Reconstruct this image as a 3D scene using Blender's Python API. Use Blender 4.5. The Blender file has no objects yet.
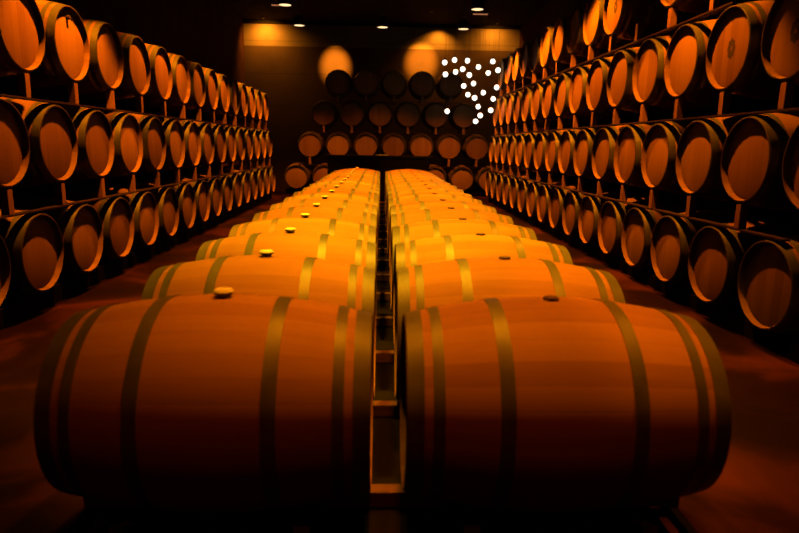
import bpy, bmesh, math, random
from mathutils import Vector, Matrix
random.seed(7)
PI = math.pi
C = bpy.context.scene.collection
SC = bpy.context.scene

# ------------------------------------------------------------------ measured layout (metres, camera at x=0, y=0)
CAM_H = 1.28
HEAD_R, BILGE_R, LEN = 0.285, 0.348, 0.95
PITCH = 0.7077
WALL_X = 3.65
BACK_Y = 17.3
CEIL = 4.43

# ------------------------------------------------------------------ materials
def new_mat(name):
    m = bpy.data.materials.new(name); m.use_nodes = True
    nt = m.node_tree
    b = nt.nodes['Principled BSDF']
    return m, nt, b

def N(nt, t, **kw):
    n = nt.nodes.new(t)
    for k, v in kw.items():
        setattr(n, k, v)
    return n

def L(nt, a, b): nt.links.new(a, b)

def math_node(nt, op, a, b=None, c=None):
    n = N(nt, 'ShaderNodeMath', operation=op)
    for i, v in enumerate((a, b, c)):
        if v is None: continue
        if isinstance(v, (int, float)): n.inputs[i].default_value = v
        else: L(nt, v, n.inputs[i])
    return n.outputs[0]

def ramp(nt, fac, stops):
    r = N(nt, 'ShaderNodeValToRGB')
    e = r.color_ramp.elements
    e[0].position, e[0].color = stops[0][0], (*stops[0][1], 1)
    e[1].position, e[1].color = stops[-1][0], (*stops[-1][1], 1)
    for p, c in stops[1:-1]:
        k = e.new(p); k.color = (*c, 1)
    L(nt, fac, r.inputs['Fac'])
    return r.outputs['Color']

def stave_material():
    m, nt, b = new_mat('oak_staves')
    tc = N(nt, 'ShaderNodeTexCoord'); sep = N(nt, 'ShaderNodeSeparateXYZ')
    L(nt, tc.outputs['Object'], sep.inputs[0])
    oi = N(nt, 'ShaderNodeObjectInfo')
    ang = math_node(nt, 'ARCTAN2', sep.outputs['Z'], sep.outputs['Y'])
    u = math_node(nt, 'MULTIPLY_ADD', ang, 30 / (2 * PI), 0.0)
    u = math_node(nt, 'ADD', u, math_node(nt, 'MULTIPLY', oi.outputs['Random'], 1.0))
    cell = math_node(nt, 'FLOOR', u); fr = math_node(nt, 'FRACT', u)
    wn = N(nt, 'ShaderNodeTexWhiteNoise', noise_dimensions='2D')
    cv = N(nt, 'ShaderNodeCombineXYZ'); L(nt, cell, cv.inputs[0])
    L(nt, math_node(nt, 'MULTIPLY', oi.outputs['Random'], 91.7), cv.inputs[1])
    L(nt, cv.outputs[0], wn.inputs['Vector'])
    # long grain
    mp = N(nt, 'ShaderNodeMapping'); mp.inputs['Scale'].default_value = (2.2, 34, 34)
    L(nt, tc.outputs['Object'], mp.inputs['Vector'])
    gn = N(nt, 'ShaderNodeTexNoise', noise_dimensions='4D')
    gn.inputs['Scale'].default_value = 1.6; gn.inputs['Detail'].default_value = 5
    L(nt, mp.outputs[0], gn.inputs['Vector'])
    L(nt, math_node(nt, 'MULTIPLY', oi.outputs['Random'], 40), gn.inputs['W'])
    # soft stains
    st = N(nt, 'ShaderNodeTexNoise', noise_dimensions='4D'); st.inputs['Scale'].default_value = 3.2; st.inputs['Detail'].default_value = 3
    L(nt, tc.outputs['Object'], st.inputs['Vector'])
    L(nt, math_node(nt, 'MULTIPLY', oi.outputs['Random'], 63), st.inputs['W'])
    t = math_node(nt, 'MULTIPLY_ADD', wn.outputs['Value'], 0.42, 0.0)
    t = math_node(nt, 'MULTIPLY_ADD', gn.outputs['Fac'], 0.38, t)
    t = math_node(nt, 'MULTIPLY_ADD', st.outputs['Fac'], 0.35, t)
    col = ramp(nt, t, [(0.2, (0.22, 0.100, 0.024)), (0.6, (0.30, 0.145, 0.040)), (0.95, (0.37, 0.19, 0.058))])
    # stave joints
    edge = math_node(nt, 'ABSOLUTE', math_node(nt, 'SUBTRACT', fr, 0.5))
    gro = N(nt, 'ShaderNodeMapRange'); gro.inputs[1].default_value = 0.465; gro.inputs[2].default_value = 0.5
    gro.inputs[3].default_value = 0.0; gro.inputs[4].default_value = 1.0
    L(nt, edge, gro.inputs[0])
    mx = N(nt, 'ShaderNodeMix', data_type='RGBA', blend_type='MULTIPLY')
    L(nt, math_node(nt, 'MULTIPLY', gro.outputs[0], 0.22), mx.inputs['Factor'])
    L(nt, col, mx.inputs['A']); mx.inputs['B'].default_value = (0.35, 0.25, 0.18, 1)
    L(nt, mx.outputs['Result'], b.inputs['Base Color'])
    b.inputs['Roughness'].default_value = 0.6
    b.inputs['Specular IOR Level'].default_value = 0.08
    bp = N(nt, 'ShaderNodeBump'); bp.inputs['Strength'].default_value = 0.12; bp.inputs['Distance'].default_value = 0.003
    h = math_node(nt, 'SUBTRACT', math_node(nt, 'MULTIPLY', gn.outputs['Fac'], 0.25), gro.outputs[0])
    L(nt, h, bp.inputs['Height']); L(nt, bp.outputs[0], b.inputs['Normal'])
    return m

def head_material():
    m, nt, b = new_mat('oak_head')
    tc = N(nt, 'ShaderNodeTexCoord'); sep = N(nt, 'ShaderNodeSeparateXYZ')
    L(nt, tc.outputs['Object'], sep.inputs[0])
    oi = N(nt, 'ShaderNodeObjectInfo')
    u = math_node(nt, 'MULTIPLY_ADD', sep.outputs['Y'], 1 / 0.085, 20.5)
    u = math_node(nt, 'ADD', u, oi.outputs['Random'])
    cell = math_node(nt, 'FLOOR', u); fr = math_node(nt, 'FRACT', u)
    wn = N(nt, 'ShaderNodeTexWhiteNoise', noise_dimensions='2D')
    cv = N(nt, 'ShaderNodeCombineXYZ'); L(nt, cell, cv.inputs[0])
    L(nt, math_node(nt, 'MULTIPLY', oi.outputs['Random'], 57.3), cv.inputs[1])
    L(nt, cv.outputs[0], wn.inputs['Vector'])
    mp = N(nt, 'ShaderNodeMapping'); mp.inputs['Scale'].default_value = (1, 42, 3)
    L(nt, tc.outputs['Object'], mp.inputs['Vector'])
    gn = N(nt, 'ShaderNodeTexNoise', noise_dimensions='4D'); gn.inputs['Scale'].default_value = 1.5; gn.inputs['Detail'].default_value = 5
    L(nt, mp.outputs[0], gn.inputs['Vector'])
    L(nt, math_node(nt, 'MULTIPLY', oi.outputs['Random'], 33), gn.inputs['W'])
    t = math_node(nt, 'MULTIPLY_ADD', wn.outputs['Value'], 0.22, 0.0)
    t = math_node(nt, 'MULTIPLY_ADD', gn.outputs['Fac'], 0.3, t)
    t = math_node(nt, 'MULTIPLY_ADD', oi.outputs['Random'], 0.62, t)
    col = ramp(nt, t, [(0.1, (0.15, 0.058, 0.014)), (0.5, (0.29, 0.125, 0.034)), (0.9, (0.40, 0.195, 0.060))])
    edge = math_node(nt, 'ABSOLUTE', math_node(nt, 'SUBTRACT', fr, 0.5))
    gro = N(nt, 'ShaderNodeMapRange'); gro.inputs[1].default_value = 0.47; gro.inputs[2].default_value = 0.5
    L(nt, edge, gro.inputs[0])
    mx = N(nt, 'ShaderNodeMix', data_type='RGBA', blend_type='MULTIPLY')
    L(nt, math_node(nt, 'MULTIPLY', gro.outputs[0], 0.4), mx.inputs['Factor'])
    L(nt, col, mx.inputs['A']); mx.inputs['B'].default_value = (0.4, 0.3, 0.2, 1)
    L(nt, mx.outputs['Result'], b.inputs['Base Color'])
    b.inputs['Roughness'].default_value = 0.6
    b.inputs['Specular IOR Level'].default_value = 0.25
    return m

def noisy_material(name, c0, c1, scale, rough, metallic=0.0, spec=0.4, bump=0.0, detail=4, stretch=(1, 1, 1)):
    m, nt, b = new_mat(name)
    tc = N(nt, 'ShaderNodeTexCoord')
    mp = N(nt, 'ShaderNodeMapping'); mp.inputs['Scale'].default_value = stretch
    L(nt, tc.outputs['Object'], mp.inputs['Vector'])
    n = N(nt, 'ShaderNodeTexNoise'); n.inputs['Scale'].default_value = scale; n.inputs['Detail'].default_value = detail
    L(nt, mp.outputs[0], n.inputs['Vector'])
    L(nt, ramp(nt, n.outputs['Fac'], [(0.3, c0), (0.7, c1)]), b.inputs['Base Color'])
    b.inputs['Roughness'].default_value = rough; b.inputs['Metallic'].default_value = metallic
    b.inputs['Specular IOR Level'].default_value = spec
    if bump:
        bp = N(nt, 'ShaderNodeBump'); bp.inputs['Strength'].default_value = bump; bp.inputs['Distance'].default_value = 0.01
        L(nt, n.outputs['Fac'], bp.inputs['Height']); L(nt, bp.outputs[0], b.inputs['Normal'])
    return m

def wall_panel_material():
    # plaster laid in wide horizontal courses
    m, nt, b = new_mat('plaster_courses')
    tc = N(nt, 'ShaderNodeTexCoord'); sep = N(nt, 'ShaderNodeSeparateXYZ')
    L(nt, tc.outputs['Object'], sep.inputs[0])
    n = N(nt, 'ShaderNodeTexNoise'); n.inputs['Scale'].default_value = 1.7; n.inputs['Detail'].default_value = 6
    L(nt, tc.outputs['Object'], n.inputs['Vector'])
    col = ramp(nt, n.outputs['Fac'], [(0.3, (0.22, 0.125, 0.05)), (0.7, (0.32, 0.19, 0.08))])
    fr = math_node(nt, 'FRACT', math_node(nt, 'MULTIPLY_ADD', sep.outputs['Z'], 1 / 0.83, 0.28))
    e = math_node(nt, 'LESS_THAN', fr, 0.028)
    mx = N(nt, 'ShaderNodeMix', data_type='RGBA', blend_type='MULTIPLY')
    L(nt, math_node(nt, 'MULTIPLY', e, 0.45), mx.inputs['Factor']); L(nt, col, mx.inputs['A'])
    mx.inputs['B'].default_value = (0.35, 0.3, 0.25, 1)
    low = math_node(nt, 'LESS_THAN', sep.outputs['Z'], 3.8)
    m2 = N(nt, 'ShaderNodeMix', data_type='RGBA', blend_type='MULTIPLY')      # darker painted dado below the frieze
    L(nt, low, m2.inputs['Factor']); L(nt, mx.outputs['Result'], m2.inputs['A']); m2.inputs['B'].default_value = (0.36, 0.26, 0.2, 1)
    L(nt, m2.outputs['Result'], b.inputs['Base Color'])
    b.inputs['Roughness'].default_value = 0.85
    bp = N(nt, 'ShaderNodeBump'); bp.inputs['Strength'].default_value = 0.2
    L(nt, n.outputs['Fac'], bp.inputs['Height']); L(nt, bp.outputs[0], b.inputs['Normal'])
    return m

def floor_material():
    m, nt, b = new_mat('worn_concrete')
    tc = N(nt, 'ShaderNodeTexCoord')
    n = N(nt, 'ShaderNodeTexNoise'); n.inputs['Scale'].default_value = 1.3; n.inputs['Detail'].default_value = 5; n.inputs['Distortion'].default_value = 0.6
    L(nt, tc.outputs['Object'], n.inputs['Vector'])
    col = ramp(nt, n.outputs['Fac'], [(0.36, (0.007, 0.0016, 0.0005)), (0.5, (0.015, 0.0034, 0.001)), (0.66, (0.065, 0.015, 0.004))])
    L(nt, col, b.inputs['Base Color'])
    n2 = N(nt, 'ShaderNodeTexNoise'); n2.inputs['Scale'].default_value = 6; n2.inputs['Detail'].default_value = 4
    L(nt, tc.outputs['Object'], n2.inputs['Vector'])
    L(nt, math_node(nt, 'MULTIPLY_ADD', n2.outputs['Fac'], 0.3, 0.42), b.inputs['Roughness'])
    b.inputs['Specular IOR Level'].default_value = 0.05
    return m

def glow_material(name, col, s):
    m, nt, b = new_mat(name)
    b.inputs['Base Color'].default_value = (*col, 1)
    b.inputs['Emission Color'].default_value = (*col, 1)
    b.inputs['Emission Strength'].default_value = s
    return m

M_STAVE = stave_material()
M_HEAD = head_material()
M_END = noisy_material('dark_end_grain', (0.045, 0.02, 0.01), (0.08, 0.036, 0.018), 30, 0.7)
M_HOOP = noisy_material('galvanised_hoop', (0.075, 0.068, 0.045), (0.125, 0.113, 0.075), 9, 0.5, 0.3, 0.4)
M_BUNG = noisy_material('pale_silicone', (0.72, 0.66, 0.56), (0.80, 0.74, 0.62), 12, 0.5)
M_BUNG_D = noisy_material('dark_bung', (0.05, 0.02, 0.012), (0.09, 0.035, 0.02), 12, 0.6)
M_STAMP = noisy_material('burnt_stamp', (0.035, 0.016, 0.01), (0.06, 0.028, 0.016), 20, 0.8)
M_STEEL = noisy_material('dark_rack_steel', (0.035, 0.028, 0.024), (0.06, 0.048, 0.04), 6, 0.55, 0.3)
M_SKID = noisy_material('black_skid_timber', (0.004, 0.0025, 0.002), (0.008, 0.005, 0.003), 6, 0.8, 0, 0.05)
M_POST = noisy_material('rack_timber', (0.24, 0.10, 0.03), (0.34, 0.155, 0.05), 8, 0.65, 0, 0.25, 0.1, 4, (8, 8, 1))
M_LEDGE = noisy_material('dark_ledge_timber', (0.02, 0.008, 0.003), (0.035, 0.014, 0.005), 8, 0.7, 0, 0.2)
M_BAR = noisy_material('pale_timber', (0.10, 0.04, 0.018), (0.15, 0.065, 0.03), 8, 0.65, 0, 0.25, 0.1, 4, (1, 8, 8))
M_BLACK = noisy_material('black_lacquer', (0.002, 0.0018, 0.0018), (0.004, 0.0035, 0.003), 5, 0.6, 0, 0.06)
M_LAMP = noisy_material('black_lamp_metal', (0.012, 0.010, 0.009), (0.022, 0.019, 0.016), 10, 0.4, 0.4)
M_CEIL = noisy_material('dark_ceiling_boards', (0.012, 0.008, 0.006), (0.022, 0.014, 0.010), 3, 0.9, 0, 0.1)
M_SIDE = noisy_material('dark_rough_wall', (0.07, 0.022, 0.010), (0.11, 0.036, 0.016), 2.2, 0.92, 0, 0.1, 0.3)
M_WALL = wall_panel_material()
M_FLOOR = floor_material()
M_DISC = glow_material('lit_lamp_glass', (1.0, 0.70, 0.33), 1.6)
M_GLOBE = glow_material('lit_globe_glass', (1.0, 0.93, 0.78), 2.6)
M_EDGE_GLOW = glow_material('track_edge_glow', (1.0, 0.36, 0.16), 0.4)  # glow standing in for light caught on the track edges
M_GLINT = noisy_material('bare_aluminium_edge', (0.5, 0.48, 0.45), (0.62, 0.6, 0.56), 8, 0.3, 0.8)

# ------------------------------------------------------------------ mesh helpers
def obj(name, bm, mat, parent=None, loc=(0, 0, 0), smooth=False):
    me = bpy.data.meshes.new(name)
    bm.normal_update(); bm.to_mesh(me); bm.free()
    me.materials.append(mat)
    if smooth:
        for p in me.polygons: p.use_smooth = True
    o = bpy.data.objects.new(name, me); C.objects.link(o)
    o.location = loc
    if parent: o.parent = parent
    return o

def tag(o, label, cat, group=None):
    o['label'] = label; o['category'] = cat
    if group: o['group'] = group
    return o

def thing(name, label, cat, loc=(0, 0, 0), rotz=0, group=None):
    o = bpy.data.objects.new(name, None); C.objects.link(o)
    o.location = loc; o.rotation_euler = (0, 0, rotz); o.empty_display_size = 0.1
    return tag(o, label, cat, group)

def struct(name, bm, mat, loc=(0, 0, 0)):
    o = obj(name, bm, mat, None, loc); o['kind'] = 'structure'
    return o

def box(bm, x0, x1, y0, y1, z0, z1, bev=0.0):
    r = bmesh.ops.create_cube(bm, size=1.0)
    vs = r['verts']
    for v in vs:
        v.co = Vector((x0 + (v.co.x + .5) * (x1 - x0), y0 + (v.co.y + .5) * (y1 - y0), z0 + (v.co.z + .5) * (z1 - z0)))
    if bev:
        es = list({e for v in vs for e in v.link_edges})
        bmesh.ops.bevel(bm, geom=es, offset=bev, segments=2, affect='EDGES', profile=0.7)
    return bm

def lathe(bm, prof, seg=48, axis='X', closed=False):
    """revolve (along, radius) pairs about an axis"""
    rings = []
    for a, r in prof:
        ring = []
        if r < 1e-6:
            p = (a, 0, 0) if axis == 'X' else (0, 0, a)
            ring = [bm.verts.new(p)]
        else:
            for i in range(seg):
                t = 2 * PI * i / seg
                c, s = r * math.cos(t), r * math.sin(t)
                ring.append(bm.verts.new((a, c, s) if axis == 'X' else (c, s, a)))
        rings.append(ring)
    pairs = list(zip(rings[:-1], rings[1:]))
    if closed: pairs.append((rings[-1], rings[0]))
    for A, B in pairs:
        if len(A) == 1 and len(B) == 1: continue
        for i in range(seg):
            j = (i + 1) % seg
            if len(A) == 1: bm.faces.new((A[0], B[i], B[j]))
            elif len(B) == 1: bm.faces.new((A[i], A[j], B[0]))
            else: bm.faces.new((A[i], A[j], B[j], B[i]))
    bmesh.ops.recalc_face_normals(bm, faces=bm.faces)
    return bm

def split_sharp(o, deg=35):
    me = o.data
    bm = bmesh.new(); bm.from_mesh(me)
    es = [e for e in bm.edges if len(e.link_faces) == 2 and e.calc_face_angle(0) > math.radians(deg)]
    for e in es: e.smooth = False
    for f in bm.faces: f.smooth = True
    bm.to_mesh(me); bm.free()

# ------------------------------------------------------------------ the barrel, axis along X, origin at the base of the bilge
HALF = LEN / 2
def barrel_radius(x):
    t = abs(x) / HALF
    return BILGE_R - (BILGE_R - HEAD_R) * (t ** 1.9)

RECESS = 0.037
RIM = 0.013
def staves_bm(seg=120):
    n = 18
    prof = [(-HALF + RECESS + .012, 0.05), (-HALF + RECESS + .012, HEAD_R - RIM - .004), (-HALF + 0.004, HEAD_R - RIM + .003), (-HALF, HEAD_R - RIM + .006), (-HALF, HEAD_R - .003)]
    for i in range(n + 1):
        x = -HALF + .003 + (LEN - .006) * i / n
        prof.append((x, barrel_radius(x)))
    prof += [(HALF, HEAD_R - .003), (HALF, HEAD_R - RIM + .006), (HALF - .004, HEAD_R - RIM + .003), (HALF - RECESS - .012, HEAD_R - RIM - .004), (HALF - RECESS - .012, 0.05)]
    bm = bmesh.new(); lathe(bm, prof, seg)
    return bm

def head_bm(sign):
    r = HEAD_R - RIM - .0035
    a = sign * (HALF - RECESS); b = sign * (HALF - RECESS - .010)
    bm = bmesh.new()
    lathe(bm, [(b, 0), (b, r - .001), (a - sign * .004, r), (a, r - .012), (a, 0)], 48)
    return bm

def hoop_bm(xc, w):
    th = 0.0028
    pr = []
    xs = [xc - w / 2, xc, xc + w / 2]
    xs = [max(-HALF + .003, min(HALF - .003, x)) for x in xs]
    outer = [(x, barrel_radius(x) + th) for x in xs]
    inner = [(x, barrel_radius(x) - .002) for x in reversed(xs)]
    bm = bmesh.new(); lathe(bm, outer + inner, 120, closed=True)
    return bm

HOOPS = [(-0.448, .050), (-0.381, .033), (-0.190, .042), (0.190, .042), (0.381, .033), (0.448, .050)]

def bung_bm(pale):
    bm = bmesh.new()
    if pale:   # mushroom shaped stopper
        lathe(bm, [(-.012, 0), (-.012, .019), (.009, .020), (.010, .029), (.019, .031), (.025, .026), (.027, 0)], 24, 'Z')
    else:      # low driven bung
        lathe(bm, [(-.012, 0), (-.012, .024), (.003, .026), (.008, .024), (.009, 0)], 24, 'Z')
    return bm

def build_barrel(name, with_bung):
    root = thing(name, 'x', 'barrel')
    parts = []
    s = obj('staves', staves_bm(), M_STAVE, root, (0, 0, BILGE_R)); split_sharp(s, 30); parts.append(s)
    s.data.materials.append(M_END)                    # darker end grain of the staves
    for p in s.data.polygons:
        if abs(p.center.x) > HALF - .0045 and abs(p.normal.x) > .7: p.material_index = 1
    for sg in (-1, 1):
        h = obj('head', head_bm(sg), M_HEAD, root, (0, 0, BILGE_R)); split_sharp(h, 30); parts.append(h)
    for xc, w in HOOPS:
        h = obj('hoop', hoop_bm(xc, w), M_HOOP, root, (0, 0, BILGE_R)); split_sharp(h, 40); parts.append(h)
    if with_bung:
        b = obj('bung', bung_bm(with_bung == 'pale'), M_BUNG if with_bung == 'pale' else M_BUNG_D, root, (0, 0, 2 * BILGE_R)); split_sharp(b, 30); parts.append(b)
        if with_bung == 'pale': b['label'] = 'pale stopper'
        else: b['label'] = 'dark bung'
    return root

PROTO = {}
def barrel(kind, loc, rotz, label, group, name='wine_barrel'):
    """first one is built, the others are copied with all their parts"""
    if kind not in PROTO:
        root = build_barrel(name, kind if kind in ('pale', 'dark') else None)
        PROTO[kind] = root
    else:
        src = PROTO[kind]
        root = src.copy(); C.objects.link(root)
        for ch in list(src.children):
            if ch.name.startswith('stamp'): continue
            c = ch.copy(); C.objects.link(c); c.parent = root
    root.location = loc; root.rotation_euler = (0, 0, rotz)
    root['label'] = label; root['group'] = group; root['category'] = 'barrel'
    return root

ORD = ['first', 'second', 'third', 'fourth', 'fifth', 'sixth', 'seventh', 'eighth', 'ninth', 'tenth', 'eleventh', 'twelfth',
       'thirteenth', 'fourteenth', 'fifteenth', 'sixteenth', 'seventeenth', 'eighteenth', 'nineteenth', 'twentieth',
       'twenty-first', 'twenty-second', 'twenty-third', 'twenty-fourth', 'twenty-fifth']

# ------------------------------------------------------------------ room shell
def plane_box(name, mat, x0, x1, y0, y1, z0, z1):
    bm = bmesh.new(); box(bm, x0, x1, y0, y1, z0, z1)
    return struct(name, bm, mat)
Y0 = -2.5
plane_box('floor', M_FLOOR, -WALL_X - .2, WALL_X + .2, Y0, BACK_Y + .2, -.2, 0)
plane_box('ceiling', M_CEIL, -WALL_X - .2, WALL_X + .2, Y0, BACK_Y + .2, CEIL, CEIL + .2)
plane_box('wall_left', M_SIDE, -WALL_X - .2, -WALL_X, Y0, BACK_Y + .2, 0, CEIL)
plane_box('wall_right', M_SIDE, WALL_X, WALL_X + .2, Y0, BACK_Y + .2, 0, CEIL)
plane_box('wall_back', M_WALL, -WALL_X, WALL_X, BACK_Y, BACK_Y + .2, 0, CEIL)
plane_box('trim_1', M_CEIL, -WALL_X, WALL_X, BACK_Y - .06, BACK_Y, CEIL - .08, CEIL)

# ------------------------------------------------------------------ central double row
C_Y0, C_D, C_N = 1.938, 0.7358, 16
C_Z = CAM_H - 0.8306 - BILGE_R
C_XL, C_XR = -0.497, 0.5545
for side, cx, kind in (('left', C_XL, 'pale'), ('right', C_XR, 'dark')):
    for k in range(C_N):
        jx, jr = random.uniform(-.008, .008), random.uniform(-.008, .008)
        if k == 0: jx = jr = 0
        pos = ORD[k] + ' from the front' if k < C_N - 1 else 'rearmost of all'
        barrel(kind, (cx + jx, C_Y0 + C_D * k, C_Z), jr,
               '%s oak barrel lying sideways, %s in the %s centre row' % ('pale-stoppered' if kind == 'pale' else 'dark-bunged', pos, side),
               'barrels of the %s centre row' % side)

# floor frame below the two centre rows
fr = thing('barrel_cradle', 'low cradle frame on the floor under the two centre rows of barrels', 'rack', ((C_XL + C_XR) / 2, C_Y0, 0))
mx = (C_XL + C_XR) / 2
yA, yB = -.42, C_D * (C_N - 1) + .4
for cx in (C_XL, C_XR):
    for dx in (-.27, .27):
        zt = C_Z + BILGE_R - barrel_radius(.226) - .001
        bm = bmesh.new(); box(bm, cx - mx + dx - .03, cx - mx + dx + .03, yA, yB, 0, zt, .004)
        # chocks either side of each barrel
        for k in range(C_N):
            for s in (-1, 1):
                yc = k * C_D + s * .215
                hz = zt + .045
                x0, x1 = cx - mx + dx - .025, cx - mx + dx + .025
                a = [bm.verts.new((x, y, z)) for x in (x0, x1) for (y, z) in ((yc - s * .05, zt - .002), (yc + s * .06, zt - .002), (yc + s * .05, hz))]
                for f in ((0, 1, 2), (3, 5, 4), (0, 3, 4, 1), (1, 4, 5, 2), (2, 5, 3, 0)):
                    bm.faces.new([a[i] for i in f])
        bmesh.ops.recalc_face_normals(bm, faces=bm.faces)
        obj('rail', bm, M_STEEL, fr)
for x in (-1.02, -.92, .92, 1.02):
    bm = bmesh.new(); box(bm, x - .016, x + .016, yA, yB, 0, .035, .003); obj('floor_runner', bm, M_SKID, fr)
bm = bmesh.new(); box(bm, -.17, .17, yA, yB, 0, .03, .003); obj('gap_shade_strip', bm, M_SKID, fr)  # dark strip put in for the shade between the two rows
for k in range(C_N):
    bm = bmesh.new(); box(bm, -1.04, 1.04, k * C_D + .03, k * C_D + .085, .035, .094, .004)
    obj('crossbar', bm, M_BAR, fr)

# ------------------------------------------------------------------ side racks and the back rack
TIER_WORD = ['lowest', 'second', 'third', 'top']
SKID_AT = (.13, LEN - .13)
LEDGE_AT = (.033, LEN - .033)
def rack_parts(root, tiers, rows, box_uv):
    """rows: positions along the rack for every tier; box_uv(bm, d0, d1, a, b, z0, z1) adds a box (depth, along, height)"""
    for ti, zc in enumerate(tiers):
        a, b = rows[ti][0], rows[ti][-1]
        if ti == 0:
            for d in SKID_AT:
                bm = bmesh.new(); box_uv(bm, d - .03, d + .03, a - .3, b + .3, 0, zc - barrel_radius(HALF - SKID_AT[0] - .03) - .002); obj('skid', bm, M_SKID, root)
            continue
        zl = tiers[ti - 1] + barrel_radius(HALF - .062) + .0035          # ledge lies across the barrels below
        zt = zc - barrel_radius(HALF - .062) - .0035
        la, lb = max(a - .3, rows[ti - 1][0] - .12), min(b + .3, rows[ti - 1][-1] + .12)
        for d in LEDGE_AT:
            bm = bmesh.new(); box_uv(bm, d - .028, d + .028, la, lb, zl, zl + .014); obj('ledge', bm, M_LEDGE, root)
            for y in rows[ti]:
                if not la < y < lb: continue
                bm = bmesh.new(); box_uv(bm, d - .028, d + .028, y - .029, y + .029, zl + .014, zt); obj('post', bm, M_POST, root)

def side_rack(side, W, tiers, starts, counts):
    sg = -1 if side == 'left' else 1
    y_lo = min(starts) - .36
    root = thing('barrel_rack', 'tall tiered rack along the %s wall holding barrels head outward' % side, 'rack', (sg * W, y_lo, 0))
    rows = [[starts[i] + PITCH * k - y_lo for k in range(counts[i])] for i in range(len(tiers))]
    def bx(bm, d0, d1, a, b, z0, z1):
        xa, xb = sorted((sg * d0, sg * d1)); box(bm, xa, xb, a, b, z0, z1, .003)
    rack_parts(root, tiers, rows, bx)
    for ti, zc in enumerate(tiers):
        for k in range(counts[ti]):
            if side == 'right' and ti == 3 and k == MISSING_R4: continue
            yield ti, k, (sg * (W + LEN / 2), starts[ti] + PITCH * k, zc - BILGE_R)

hz = lambda h: CAM_H + h
MISSING_R4 = 2
LT = [hz(-.82), hz(-.03), hz(.755)]
RT = [hz(-.848), hz(-.06), hz(.72), hz(1.50)]
LS = [4.59 - PITCH, 4.958 - PITCH, 4.595 - PITCH]; LC = [16, 15, 15]
RS = [3.838, 4.225 - PITCH, 4.6085 - PITCH, 4.9]; RC = [16, 16, 15, 13]

stamps = []
for side, W, T, S, CN in (('left', 2.480, LT, LS, LC), ('right', 2.469, RT, RS, RC)):
    seen = {}
    for ti, k, loc in side_rack(side, W, T, S, CN):
        n = seen.get(ti, 0); seen[ti] = n + 1
        tw = 'top' if ti == len(T) - 1 else TIER_WORD[ti]
        r = barrel('plain', loc, 0 if side == 'right' else 0,
                   'oak barrel on the %s tier of the %s rack, %s from the camera' % (tw, side, ORD[n]),
                   'barrels on the %s tier of the %s rack' % (tw, side))
        if side == 'right' and (ti, k) in ((2, 0), (2, 1), (3, 3)): stamps.append((r, -1, 'rosette'))
        if side == 'left' and (ti, k) == (2, 2): stamps.append((r, 1, 'peg'))

def rosette_bm(sign):
    """burnt ring of petals on the head"""
    bm = bmesh.new()
    x = sign * (HALF - RECESS)
    d = sign * .0015
    n = 48
    out = [(.046 + .004 * math.cos(8 * 2 * PI * i / n)) for i in range(n)]
    def ring(rad, xx): return [bm.verts.new((xx, rad(i) * math.cos(2 * PI * i / n), rad(i) * 1.5 * math.sin(2 * PI * i / n))) for i in range(n)]
    a = ring(lambda i: out[i], x - d); b = ring(lambda i: out[i], x + d); c = ring(lambda i: .012, x + d); e = ring(lambda i: .012, x - d)
    for P, Q in ((a, b), (b, c), (c, e), (e, a)):
        for i in range(n):
            j = (i + 1) % n; bm.faces.new((P[i], P[j], Q[j], Q[i]))
    bmesh.ops.recalc_face_normals(bm, faces=bm.faces)
    return bm
for r, sign, kind in stamps:
    if kind == 'rosette':
        o = obj('stamp', rosette_bm(sign), M_STAMP, r, (0, 0, BILGE_R)); o['label'] = 'dark burnt rosette stamp'
        r['label'] = r['label'].replace('oak barrel', 'rosette-stamped barrel')
    else:
        bm = bmesh.new()
        lathe(bm, [(0, 0), (0, .02), (.03, .016), (.034, 0)], 16)
        o = obj('peg', bm, M_STAMP, r, (HALF - RECESS - .001, 0, BILGE_R + .2)); o['label'] = 'small dark peg'

# back rack: heads towards the camera
B_Y = 16.05
BX0 = -1.81
BT = [hz(-.83), hz(-.03), hz(.755), hz(1.51)]
rows_back = [[BX0 - PITCH / 2 + PITCH * i for i in range(8)], [BX0 + PITCH * i for i in range(7)],
             [BX0 + PITCH / 2 + PITCH * i for i in range(6)], [BX0 + PITCH + PITCH * i for i in range(5)]]
broot = thing('barrel_rack', 'tiered rack standing against the back wall behind the counter', 'rack', (0, B_Y, 0))
rack_parts(broot, BT, rows_back, lambda bm, d0, d1, a, b, z0, z1: box(bm, a, b, d0, d1, z0, z1, .003))
for ti, xs in enumerate(rows_back):
    for i, x in enumerate(xs):
        if ti == 0 and 2 <= i <= 4: continue          # nothing of these shows behind the counter
        n = i if ti else (i if i < 2 else i - 3)
        barrel('plain', (x, B_Y + LEN / 2, BT[ti] - BILGE_R), PI / 2,
               'dim barrel on the %s tier of the back rack, %s from the left' % (TIER_WORD[ti], ORD[n]),
               'barrels on the %s tier of the back rack' % TIER_WORD[ti])

# dark counter between the centre rows and the back rack
ct = thing('counter', 'long black counter behind the far end of the centre rows', 'counter', (-.06, 14.6, 0))
bm = bmesh.new(); box(bm, -1.22, 1.22, -.3, .3, .99, 1.04, .006); obj('countertop', bm, M_BLACK, ct)
bm = bmesh.new(); box(bm, -1.16, 1.16, -.26, .26, .08, .99, .004); obj('cabinet', bm, M_BLACK, ct)
bm = bmesh.new(); box(bm, -1.12, 1.12, -.22, .22, 0, .08); obj('plinth', bm, M_BLACK, ct)
for i in range(4):
    bm = bmesh.new(); box(bm, -1.14 + .575 * i, -1.14 + .555 + .575 * i, -.285, -.259, .11, .96, .004); obj('door', bm, M_BLACK, ct)
tr = bmesh.new(); box(tr, -.14, .14, -.06, .06, 0, .022, .006)
tag(obj('tray', tr, M_GLINT, None, (.02, 14.45, 1.041)), 'small pale metal tray lying on the black counter', 'tray')

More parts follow.
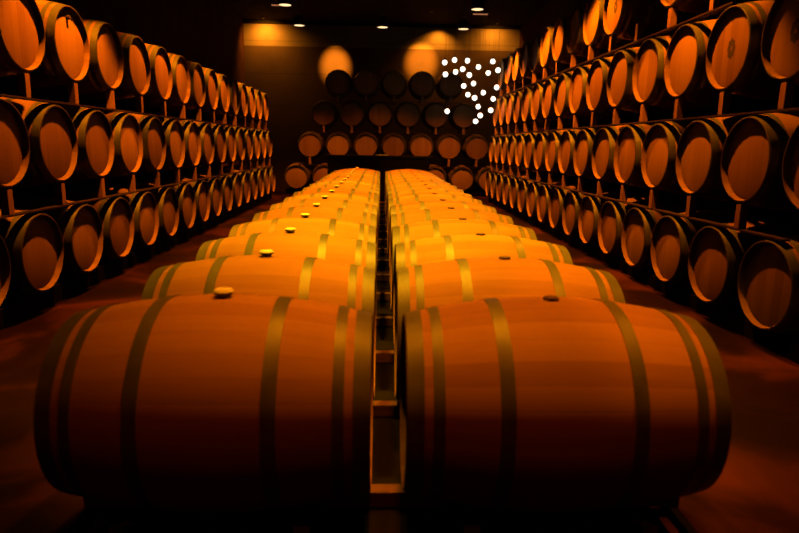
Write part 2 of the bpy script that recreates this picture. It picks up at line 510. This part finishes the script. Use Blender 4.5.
# ------------------------------------------------------------------ lamps
def spot(name, loc, target, power, col, size, blend, radius=.05, parent=None):
    ld = bpy.data.lights.new(name, 'SPOT'); ld.energy = power; ld.color = col
    ld.spot_size = size; ld.spot_blend = blend; ld.shadow_soft_size = radius
    o = bpy.data.objects.new(name, ld); C.objects.link(o)
    d = Vector(target) - Vector(loc)
    o.rotation_euler = d.to_track_quat('-Z', 'Y').to_euler()
    o.location = loc
    return o

LAMP_Z = hz(2.50)
LAMP_ROOT = None
def pendant(x, y, label, z=LAMP_Z, group='pendant downlights'):
    """lower rim of the shade is at z"""
    global LAMP_ROOT
    if LAMP_ROOT is None:
        root = thing('pendant_lamp', label, 'lamp', (x, y, z), 0, group)
        bm = bmesh.new()
        lathe(bm, [(0.0, .112), (0.0, .120), (.02, .122), (.15, .112), (.19, .07), (.20, .018), (.185, .0)], 32, 'Z')
        s = obj('lamp_shade', bm, M_LAMP, root); split_sharp(s, 40)
        bm = bmesh.new(); lathe(bm, [(.004, 0), (.004, .1125), (.012, .1125), (.012, 0)], 32, 'Z'); obj('lamp_glass', bm, M_DISC, root)
        bm = bmesh.new(); lathe(bm, [(.195, 0), (.195, .009), (CEIL - z - .02, .009), (CEIL - z - .02, 0)], 12, 'Z'); obj('stem', bm, M_LAMP, root)
        bm = bmesh.new(); lathe(bm, [(CEIL - z - .03, 0), (CEIL - z - .03, .05), (CEIL - z, .06), (CEIL - z, 0)], 24, 'Z'); obj('canopy', bm, M_LAMP, root)
        bm = bmesh.new(); lathe(bm, [(.245, 0), (.245, .022), (.262, .022), (.262, 0)], 16, 'Z'); o = obj('joint', bm, M_GLINT, root); o['label'] = 'bright metal joint'
        LAMP_ROOT = root
    else:
        root = LAMP_ROOT.copy(); C.objects.link(root)
        for ch in LAMP_ROOT.children:
            c = ch.copy(); C.objects.link(c); c.parent = root
        root.location = (x, y, z)
    root['label'] = label
    return root

KEY = (1.0, 0.45, 0.006)
FRONT = (1.0, 0.27, 0.002)
SIDE = (1.0, 0.245, 0.002)
WALLC = (1.0, .40, .025)
# (y, power of the left one, power of the right one)
side_lamps = [(14.2, 560, 600, 98, 98), (12.2, 640, 820, 82, 96), (9.6, 620, 800, 80, 96), (7.4, 680, 780, 80, 94), (5.2, 840, 640, 74, 83), (2.3, 10, 420, 60, 48)]
for si, (sx, sname) in enumerate(((-1.8, 'left'), (1.76, 'right'))):
    for i, row in enumerate(side_lamps):
        y, pw = row[0], row[1 + si]
        if i == 0: lab = 'black pendant downlight over the %s aisle, nearest the back wall' % sname
        else: lab = 'black pendant downlight over the %s aisle, %s from the back wall' % (sname, ORD[i])
        pendant(sx, y, lab)
        spot('lamp_light', (sx, y, LAMP_Z - .01), (sx, y, 0), pw, SIDE, math.radians(row[3 + si]), .3 if i else .7, .035)
pendant(0.0, 14.2, 'black pendant downlight hanging over the gap between the centre rows')
spot('lamp_light', (0, 14.2, LAMP_Z - .01), (0, 14.2, 0), 380, SIDE, math.radians(104), .8, .05)
# lamps over the centre rows, all above the frame
for i, (y, pw, col) in enumerate([(10.9, 520, KEY), (8.5, 570, KEY), (6.1, 640, KEY), (3.75, 960, KEY)]):
    for x, sname, gain in ((-.42, 'left', .95), (.5, 'right', 1.05)):
        pendant(x, y, 'black pendant downlight above the %s centre row, %s from the counter' % (sname, ORD[i]))
        spot('lamp_light', (x, y, LAMP_Z - .01), (x, y, 0), pw * gain, col, math.radians(66), .8, .1)
pendant(.13, 2.4, 'black pendant downlight above the gap between the two frontmost centre barrels')
spot('lamp_light', (.13, 2.4, LAMP_Z - .01), (.13, 2.4, 0), 720, FRONT, math.radians(54), .8, .1)
pendant(.13, .75, 'added unseen red fill lamp in front of the two frontmost centre barrels')
spot('lamp_light', (.13, .75, LAMP_Z - .01), (.13, .75, 0), 75, (1.0, .12, .0), math.radians(80), .8, .1)  # added red fill, softens the falloff down the front barrels

# wall washers in the ceiling in front of the back wall: x, y, aim x, aim height, power, cone
WASH = [(-3.05, 16.85, -3.05, 3.7, 105, 150), (-1.25, 15.6, -1.25, 3.36, 1650, 28), (1.5, 16.95, 1.45, 3.2, 85, 120), (1.15, 15.6, 1.05, 3.5, 1400, 31), (2.95, 16.85, 2.95, 3.7, 62, 150)]
for i, (x, y, tx, tz, pw, cone) in enumerate(WASH):
    bm = bmesh.new(); lathe(bm, [(0, 0), (0, .035), (-.03, .035), (-.03, 0)], 20, 'Z')
    tag(obj('ceiling_spotlight', bm, M_LAMP, None, (x, y, CEIL)), 'small black ceiling spotlight washing the back wall, %s from the left' % ORD[i], 'lamp', 'wall washing spotlights')
    spot('lamp_light', (x, y, CEIL - .05), (tx, BACK_Y, tz), pw, WALLC, math.radians(cone), 1.0, .03)

# ceiling tracks near the lamps, light along their edges put in as glow
for i, (x, y, w) in enumerate([(-1.98, 12.9, .36), (1.98, 13.3, .3)]):
    t = thing('ceiling_track', 'thin track with painted edge glow hung below the ceiling on the %s' % ('left', 'right')[i], 'lamp', (x, y, hz(2.62)))
    bm = bmesh.new(); box(bm, -w / 2, w / 2, -.03, .03, 0, .04, .004); obj('track_body', bm, M_LAMP, t)
    bm = bmesh.new(); box(bm, -w / 2, w / 2, -.036, -.030, 0, .022); o = obj('edge_glow', bm, M_EDGE_GLOW, t); o['label'] = 'lit track edge put in as glow'
    for s in (-1, 1):
        bm = bmesh.new(); box(bm, s * w * .35 - .006, s * w * .35 + .006, -.006, .006, .04, CEIL - hz(2.62)); obj('hanger', bm, M_LAMP, t)

# ------------------------------------------------------------------ camera (needed to place nothing else)
f, pi_, ya, ro = 620.45, .193, -.0317, -.0163
cam = bpy.data.objects.new('camera', bpy.data.cameras.new('camera')); C.objects.link(cam)
fw0 = Vector((-math.sin(ya), math.cos(ya), 0)); r0 = Vector((math.cos(ya), math.sin(ya), 0)); zz = Vector((0, 0, 1))
fw = fw0 * math.cos(pi_) - zz * math.sin(pi_); u0 = fw0 * math.sin(pi_) + zz * math.cos(pi_)
rt = r0 * math.cos(ro) - u0 * math.sin(ro); up = r0 * math.sin(ro) + u0 * math.cos(ro)
mw = Matrix((rt, up, -fw)).transposed().to_4x4(); mw.translation = Vector((0, 0, CAM_H))
cam.matrix_world = mw
cam.data.sensor_width = 36; cam.data.lens = 36 * f / 799
cam.data.clip_start = .05
cam.data.dof.use_dof = True; cam.data.dof.focus_distance = 5.5; cam.data.dof.aperture_fstop = 2.2
SC.camera = cam

# ------------------------------------------------------------------ cluster of hanging globes (x across, height above the camera eye, metres)
GLOBES = [(1.288, 13.338, 2.971), (1.524, 13.644, 3.063), (1.776, 13.47, 3.032), (2.346, 13.704, 3.058), (2.047, 13.726, 2.941), (2.369, 13.166, 2.819), (1.287, 13.113, 2.71), (1.587, 13.937, 2.855), (1.666, 13.359, 2.848), (1.805, 13.334, 2.73), (2.323, 14.096, 2.865), (1.747, 13.733, 2.547), (1.985, 13.936, 2.621), (2.43, 13.576, 2.517), (1.845, 13.739, 2.368), (1.921, 13.251, 2.268), (2.175, 13.735, 2.417), (2.434, 13.968, 2.307), (1.398, 13.623, 2.01), (2.115, 14.007, 2.139), (2.318, 13.538, 2.04), (2.039, 13.164, 1.912), (2.002, 13.528, 1.805)]
order = sorted(range(len(GLOBES)), key=lambda i: -GLOBES[i][2])
G0 = None
for rank, i in enumerate(order):
    x, y, z = GLOBES[i]
    lab = 'glowing white globe bulb, %s highest of the hanging cluster' % ORD[rank] if rank else 'glowing white globe bulb, highest of the hanging cluster'
    if rank == len(order) - 1: lab = 'glowing white globe bulb, lowest of the hanging cluster'
    root = thing('globe_lamp', lab, 'lamp', (x, y, z), 0, 'hanging globe bulbs')
    if G0 is None:
        bm = bmesh.new(); bmesh.ops.create_uvsphere(bm, u_segments=20, v_segments=14, radius=.052)
        g = obj('globe', bm, M_GLOBE, root, smooth=True)
        bm = bmesh.new(); lathe(bm, [(.045, 0), (.045, .018), (.085, .014), (.09, 0)], 16, 'Z'); s = obj('socket', bm, M_LAMP, root)
        G0 = (g, s)
    else:
        for ch in G0:
            c = ch.copy(); C.objects.link(c); c.parent = root
    bm = bmesh.new(); lathe(bm, [(.085, 0), (.085, .002), (CEIL - z, .002), (CEIL - z, 0)], 6, 'Z'); obj('cord', bm, M_LAMP, root)

# ------------------------------------------------------------------ world and view
w = bpy.data.worlds.new('world'); SC.world = w; w.use_nodes = True
w.node_tree.nodes['Background'].inputs[0].default_value = (1.0, .03, .0, 1)
w.node_tree.nodes['Background'].inputs[1].default_value = 0.03
vs = SC.view_settings
vs.view_transform = 'Standard'; vs.look = 'None'; vs.exposure = 0.0; vs.gamma = 1; vs.use_curve_mapping = False
SC.cycles.use_denoising = True
SC.cycles.max_bounces = 6; SC.cycles.diffuse_bounces = 0
